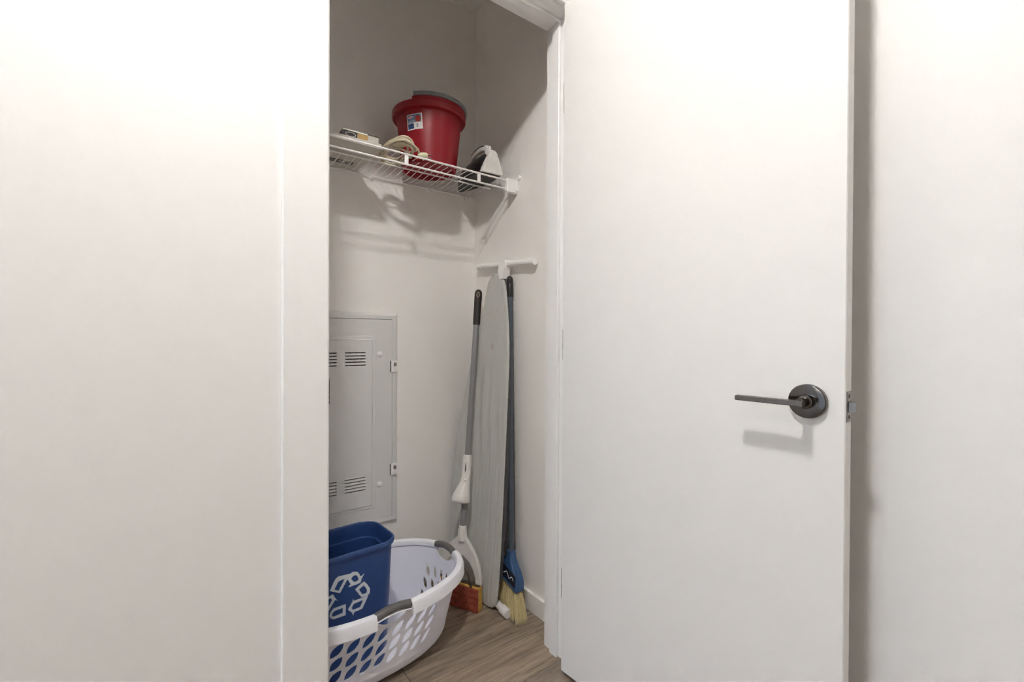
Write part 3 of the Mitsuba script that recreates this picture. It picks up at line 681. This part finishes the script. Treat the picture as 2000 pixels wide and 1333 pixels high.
# front face with gathers: a grid inside the last ring
inner = olp.buffer(-0.0056)
NZG, NYG = 190, 56
z_lo, z_hi = inner.bounds[1] + 2e-4, inner.bounds[3] - 2e-4
tz = (1 - np.cos(np.linspace(0, PI, NZG))) / 2; tz = 0.25 * tz + 0.75 * np.linspace(0, 1, NZG)
gy, gz = np.zeros((NZG, NYG)), np.zeros((NZG, NYG))
for q, t_z in enumerate(tz):
    z_ = z_lo + (z_hi - z_lo) * t_z
    c_ = inner.intersection(LineString([(0, z_), (3, z_)])).bounds
    gy[q], gz[q] = np.linspace(c_[0], c_[2], NYG), z_
yy, zz2 = gy.ravel(), gz.ravel()
fv = np.c_[yy, zz2]
wv = np.zeros(len(fv))
low = np.clip((0.72 - zz2) / 0.3, 0, 1)
wv += low * 0.0018 * np.sin(yy * 330 + 3 * np.sin(zz2 * 4)) + low * 0.0008 * np.sin(yy * 210 + zz2 * 3)
mid = np.exp(-((zz2 - 0.72) / 0.17) ** 2)
wv += mid * 0.0034 * np.sin(yy * 120 + 2.5 * np.sin(zz2 * 6) + 1)
up_ = np.clip((zz2 - 0.85) / 0.2, 0, 1)
wv += up_ * 0.0012 * np.sin(yy * 70 + zz2 * 22)
dist = np.array([inner.exterior.distance(Point(a, b)) for a, b in zip(yy, zz2)])
wv *= np.clip(dist / 0.02, 0, 1)
fx = board_x(yy, zz2) + wv - 0.0022 * np.clip(dist / 0.03, 0, 1)
gi = np.arange(NZG * NYG).reshape(NZG, NYG)
gf = np.stack([gi[:-1, :-1], gi[1:, :-1], gi[1:, 1:], gi[:-1, 1:]], -1).reshape(-1, 4)
face = trimesh.Trimesh(np.c_[fx, yy, zz2], np.vstack([gf[:, [0, 1, 2]], gf[:, [0, 2, 3]]]), process=False)
if face.face_normals[:, 0].mean() > 0:
    face.invert()
inn2 = np.array(rings3[-1]); inn2[:, 0] += 0.006
put('cover', cat_([loft(rings3 + [inn2], True, True), face]), 'board_cloth', ib, smooth=50)
und = olp.buffer(-0.003).difference(sbox(1, -0.1, 2, 0.11))
um = extr(und, 0.0165); v = um.vertices
um = trimesh.Trimesh(np.c_[board_x(v[:, 0], v[:, 1]) + 0.0102 + v[:, 2] * (1 - 0.66 * np.clip((v[:, 1] - 0.75) / 0.3, 0, 1)), v[:, 0], v[:, 1]], um.faces, process=False); trimesh.repair.fix_normals(um)
put('deck', um, 'leg_dark', ib, label='dark metal underside')
def bp(y, z, d):
    return (board_x(y, z) + d, y, z)
put('edge_rail', tube(spline([bp(1.387, 0.26, 0.029), bp(1.389, 0.50, 0.029), bp(1.396, 0.72, 0.028)], 16), 0.0065, 10), 'leg_dark', ib, smooth=50, label='dark tubular frame along the edge')
put('leg', tube([bp(1.49, 1.20, 0.037), bp(1.510, 0.06, 0.037)], 0.0085, 12), 'leg_dark', ib, smooth=50)
put('leg', tube([bp(1.475, 1.20, 0.037), bp(1.570, 0.06, 0.037)], 0.0085, 12), 'leg_dark', ib, smooth=50)
TB0, TB1 = np.array([1.0605, 1.292, 1.300]), np.array([1.0595, 1.655, 1.326])
put('foot_bar', tube(np.array([TB0, TB1]), 0.0115, 20), 'foot_white', ib, smooth=40, label='white tubular foot bar above the nose')
for p_, q_ in ((TB0, TB1), (TB1, TB0)):
    d_ = (p_ - q_) / np.linalg.norm(p_ - q_)
    cap = lathe([(0.0, 0.0), (0.0135, 0.0), (0.0135, 0.030), (0.0118, 0.034), (0, 0.034)], 24)
    put('end_cap', frame_on(d_, p_ - d_ * 0.024, cap), 'foot_white', ib, smooth=35)
tb = (TB0 + TB1) / 2
brk = [np.array(c_) for c_ in ()]
def bracket_ring(z, hw, x0, x1, yc):
    return np.array([(x0, yc - hw, z), (x1, yc - hw, z), (x1, yc + hw, z), (x0, yc + hw, z)])
put('bracket', loft([bracket_ring(1.327, 0.017, 1.044, 1.072, 1.466), bracket_ring(1.304, 0.022, 1.042, 1.072, 1.466), bracket_ring(1.280, 0.017, 1.036, 1.070, 1.464), bracket_ring(1.252, 0.010, 1.0325, 1.066, 1.458)]), 'foot_white', ib, label='white plastic bracket of the foot bar')
FB0, FB1 = np.array([0.977, 1.336, 0.0175]), np.array([1.005, 1.68, 0.0175])
put('foot_bar', tube(np.array([FB0, FB1]), 0.0135, 20), 'foot_white', ib, smooth=40)
d_ = (FB0 - FB1) / np.linalg.norm(FB0 - FB1)
put('end_cap', frame_on(d_, FB0 - d_ * 0.026, lathe([(0, 0), (0.0170, 0), (0.0170, 0.037), (0.0155, 0.0405), (0.0125, 0.0405), (0.0120, 0.0398), (0, 0.0398)], 28)), 'foot_white', ib, smooth=35)

# ================================================================ sponge mop
mp = thing('sponge_mop', 'grey and white sponge mop leaning on the ironing board', 'mop')
MB, MT = np.array([0.893, 1.505, 0.285]), np.array([1.0256, 1.607, 1.219])
md = (MT - MB) / np.linalg.norm(MT - MB)
def mpt(z):
    return MB + (MT - MB) * (z - MB[2]) / (MT[2] - MB[2])
put('pole', tube([mpt(0.27), mpt(1.09)], 0.0122, 20), 'mop_pole', mp, smooth=40)
side = np.cross(md, np.array([-0.6, -0.8, 0])); side /= np.linalg.norm(side)
out_ = np.cross(side, md)
if out_ @ np.array([-0.5, -0.85, 0]) < 0:
    out_, side = -out_, -side
gr = [mpt(1.072), mpt(1.085), mpt(1.14), mpt(1.19), mpt(1.21), mpt(1.22)]
gp = spline(gr, 24)
gs = np.interp(np.linspace(0, 1, 24), [0, 0.1, 0.5, 0.85, 0.95, 1.0], [0.94, 1.0, 1.03, 1.1, 0.95, 0.5])
put('grip', sweep(gp, circ(0.0148, 18), scale=gs), 'mop_grip', mp, smooth=50, label='black rubber grip')
eyec = mpt(1.196) + out_ * 0.0142
hole = affinity.scale(Point(0, 0).buffer(1, 20), 0.0065, 0.013)
put('hang_hole', onto(extr(hole.difference(affinity.scale(hole, 0.6, 0.72)), 0.0035), eyec, side, md, out_), 'mop_tan', mp, label='tan rimmed hanging hole')
# sliding wringer handle: sleeve with a slot, flaring to a bell
def mring(z, rs, ro, off=0.0, lean=0.0):
    a = np.linspace(0, 2 * PI, 28, endpoint=False)
    c = mpt(z) + out_ * off - side * lean * sgn
    return c + np.cos(a)[:, None] * rs * side + np.sin(a)[:, None] * ro * out_
sgn = 1.0 if (side @ np.array([0.8, -0.6, 0])) > 0 else -1.0
bell = loft([mring(0.560, 0.0160, 0.0165), mring(0.545, 0.0170, 0.0175, 0.001), mring(0.49, 0.0175, 0.019, 0.002), mring(0.462, 0.0195, 0.021, 0.004, 0.002), mring(0.435, 0.026, 0.026, 0.010, 0.008), mring(0.412, 0.0335, 0.030, 0.015, 0.013), mring(0.398, 0.0355, 0.031, 0.017, 0.015), mring(0.388, 0.034, 0.029, 0.017, 0.013), mring(0.384, 0.028, 0.023, 0.014, 0.010)])
wr = put('wringer_slide', bell, 'mop_white', mp, smooth=50, label='white plastic wringer slide with flared end')
sl_ = affinity.scale(Point(0, 0).buffer(1, 16), 0.0022, 0.026)
put('slot', onto(extr(sl_, 0.001), mpt(0.506) + out_ * 0.0192 - side * sgn * 0.003, side, md, out_), 'mop_grip', wr, label='dark slot')
su = spline([mpt(0.545) + out_ * 0.0165 - side * 0.0115, mpt(0.50) + out_ * 0.019 - side * 0.0125, mpt(0.474) + out_ * 0.0225 - side * 0.008, mpt(0.466) + out_ * 0.0245, mpt(0.474) + out_ * 0.0225 + side * 0.008, mpt(0.50) + out_ * 0.019 + side * 0.0125, mpt(0.545) + out_ * 0.0165 + side * 0.0115], 36)
put('rib', tube(su, 0.0028, 8), 'mop_white', wr, smooth=50)
# yoke and sponge
SE0, SE1 = np.array([0.928, 1.425, 0.0]), np.array([0.842, 1.600, 0.0])
sd = (SE1 - SE0) / np.linalg.norm(SE1 - SE0); sn = np.array([-sd[1], sd[0], 0]); sn = sn if sn[0] < 0 else -sn
SLN = np.linalg.norm(SE1 - SE0)
def on_sponge(mesh):                                    # local x = along, y = up, z = out of the red face
    return onto(mesh, SE0, sd, np.array([0, 0, 1.0]), sn)
def wob(poly_box, seed):
    m_ = m3.Manifold.cube(np.array(poly_box[1]) - np.array(poly_box[0])).translate(poly_box[0]).refine_to_length(0.008).to_mesh()
    v = np.asarray(m_.vert_properties)[:, :3].copy()
    v += 0.0005 * np.sin(v[:, [1, 2, 0]] * 170 + seed) + 0.0003 * np.sin(v[:, [2, 0, 1]] * 310 + 2 * seed)
    v[:, 1] = np.maximum(v[:, 1], 0.0006)
    return trimesh.Trimesh(v, np.asarray(m_.tri_verts), process=False)
sp = put('sponge', on_sponge(wob(((0.0, 0.002, -0.004), (SLN, 0.088, 0.0215)), 1.0)), 'sponge_yellow', mp, smooth=40, label='yellow cellulose sponge')
put('scrub_layer', on_sponge(wob(((0.001, 0.002, 0.022), (SLN - 0.001, 0.087, 0.030)), 2.0)), 'sponge_red', sp, smooth=40, label='red scrubbing layer')
sc_ = SE0 + sd * SLN / 2
def yk(u, z, o=0.008):
    return SE0 + sd * u + sn * o + np.array([0, 0, z])
neck_b = MB
put('socket', sweep([mpt(0.300), mpt(0.285), mpt(0.262), mpt(0.245)], circ(0.0150, 20), scale=[0.92, 1.0, 1.02, 0.95]), 'mop_white', mp, smooth=50)
yo = [(0.071, 0.292), (0.070, 0.262), (0.050, 0.236), (0.024, 0.198), (0.008, 0.155), (0.001, 0.115), (0.003, 0.0885), (0.024, 0.0885), (0.026, 0.115), (0.036, 0.145), (0.054, 0.170), (0.080, 0.188),
      (0.114, 0.188), (0.140, 0.170), (0.158, 0.145), (0.168, 0.115), (0.170, 0.0885), (SLN - 0.003, 0.0885), (SLN - 0.001, 0.115), (SLN - 0.008, 0.155), (SLN - 0.026, 0.198), (0.130, 0.236), (0.104, 0.262), (0.102, 0.292)]
yp = Polygon(yo).buffer(-0.004).buffer(0.008).buffer(-0.004)
yk_m = []
for d0, th_, bf in ((-0.0095, 0.0030, -0.0030), (-0.0066, 0.0102, 0.0), (0.0035, 0.0030, -0.0030)):
    yk_m.append(onto(extr(yp.buffer(bf), th_), SE0 + sn * d0, sd, np.array([0, 0, 1.0]), sn))
put('yoke', cat_(yk_m), 'mop_white', mp, smooth=30, label='white plastic yoke')
put('clamp_bar', on_sponge(bx(0.004, SLN - 0.004, 0.084, 0.096, -0.003, 0.010, 0.002)), 'mop_wire', mp, label='dark metal clamp bar')
put('squeeze_wire', tube(spline([yk(0.100, 0.165, 0.024), yk(0.070, 0.172, 0.030), yk(0.048, 0.155, 0.032), yk(0.034, 0.120, 0.032), yk(0.030, 0.092, 0.026)], 26), 0.0042, 10), 'mop_wire', mp, smooth=50, label='bent metal squeeze rod')
roll = lathe([(0, -0.012), (0.007, -0.012), (0.007, 0.012), (0, 0.012)], 18)
put('pivot', frame_on(sd, yk(0.085, 0.168, 0.026), roll), 'mop_wire', mp, smooth=35)

# ================================================================ broom behind the board
br = thing('broom', 'blue broom with straw yellow bristles standing beside the ironing board', 'broom')
BRT, BRB = np.array([1.0615, 1.437, 1.262]), np.array([1.0265, 1.372, 0.195])
bdv = (BRT - BRB) / np.linalg.norm(BRT - BRB)
def bpt(z):
    return BRB + (BRT - BRB) * (z - BRB[2]) / (BRT[2] - BRB[2])
put('pole', tube([bpt(0.17), bpt(1.20)], 0.0105, 18), 'broom_pole', br, smooth=40, label='slate blue pole')
gsc = np.interp(np.linspace(0, 1, 20), [0, 0.08, 0.55, 0.62, 0.8, 0.93, 1], [1.0, 1.08, 1.12, 0.95, 1.08, 0.95, 0.5])
put('grip', sweep(spline([bpt(1.18), bpt(1.22), bpt(1.262)], 20), circ(0.0118, 18), scale=gsc), 'broom_grip', br, smooth=50, label='black plastic grip')
def hring(z, y0, y1, x0, x1):
    r_ = rrect((x1 - x0) / 2, (y1 - y0) / 2, min((x1 - x0), (y1 - y0)) * 0.18, 5)
    return np.c_[(x0 + x1) / 2 + r_[:, 0], (y0 + y1) / 2 + r_[:, 1], np.full(len(r_), z)]
hr = [hring(0.218, 1.360, 1.386, 1.014, 1.040), hring(0.190, 1.357, 1.388, 1.012, 1.0425), hring(0.165, 1.342, 1.410, 1.009, 1.0435), hring(0.145, 1.325, 1.452, 1.006, 1.0435), hring(0.118, 1.312, 1.500, 1.002, 1.0435), hring(0.090, 1.310, 1.512, 0.999, 1.0425), hring(0.086, 1.314, 1.508, 1.002, 1.040)]
for r_ in hr:                                           # the angled block dips towards the camera
    r_[:, 2] += (0.34 if r_[0, 2] < 0.13 else 0.18 if r_[0, 2] < 0.15 else 0.0) * (r_[:, 1] - 1.31)
put('block', loft(hr), 'broom_blue', br, smooth=40, label='blue plastic broom block')
lab_p = sbox(1.318, 0.107, 1.392, 0.142).buffer(0.004)
wy = np.linspace(1.326, 1.384, 40)
sq = LineString(np.c_[wy, 0.1245 + 0.0065 * np.sin((wy - 1.326) * 190)]).buffer(0.0016)   # a wavy stroke, no letters
def on_block(poly, th_):
    g = extr(poly, th_); v = g.vertices
    xx = 1.0005 + 0.004 * np.clip((v[:, 1] - 0.090) / 0.055, 0, 1.2) - 0.0016 - v[:, 2]
    g = trimesh.Trimesh(np.c_[xx, v[:, 0], v[:, 1] + 0.30 * (v[:, 0] - 1.31)], g.faces, process=False); trimesh.repair.fix_normals(g)
    return g
bl = put('block_label', on_block(lab_p, 0.0005), 'label_dark', br, label='dark label on the broom block')
put('mark', on_block(sq, 0.0009), 'print_white', bl, label='small pale printed mark')
brg = np.random.default_rng(11)
V, Fc = [], []
for q in range(1300):
    u, w_ = brg.uniform(0, 1), brg.uniform(0, 1)
    a = np.array([1.006 + 0.030 * w_, 1.318 + 0.184 * u, 0.0885 + 0.34 * (0.008 + 0.184 * u)])
    e_ = np.array([0.972 + 0.024 * min(1, max(0, (u - 0.15) / 0.2)) + (0.046 - 0.018 * min(1, max(0, (u - 0.15) / 0.2))) * w_ + brg.normal(0, 0.0015), 1.258 + 0.265 * u + brg.normal(0, 0.004), brg.uniform(0.0008, 0.010)])
    c_ = a * 0.5 + e_ * 0.5 + np.array([0.006, 0.008, 0.004])
    prev = None
    for p_, r_ in ((a, 0.0010), (c_, 0.0010), (e_, 0.0007)):
        i0 = len(V)
        for k in range(3):
            V.append(p_ + r_ * np.array([math.cos(k * 2.094 + q), math.sin(k * 2.094 + q), 0]))
        if prev is not None:
            for k in range(3):
                l = (k + 1) % 3
                Fc += [(prev + k, prev + l, i0 + l), (prev + k, i0 + l, i0 + k)]
        prev = i0
put('bristles', trimesh.Trimesh(np.array(V), Fc, process=False), 'bristle_straw', br, kind='stuff', label='straw yellow bristles with darker tips')
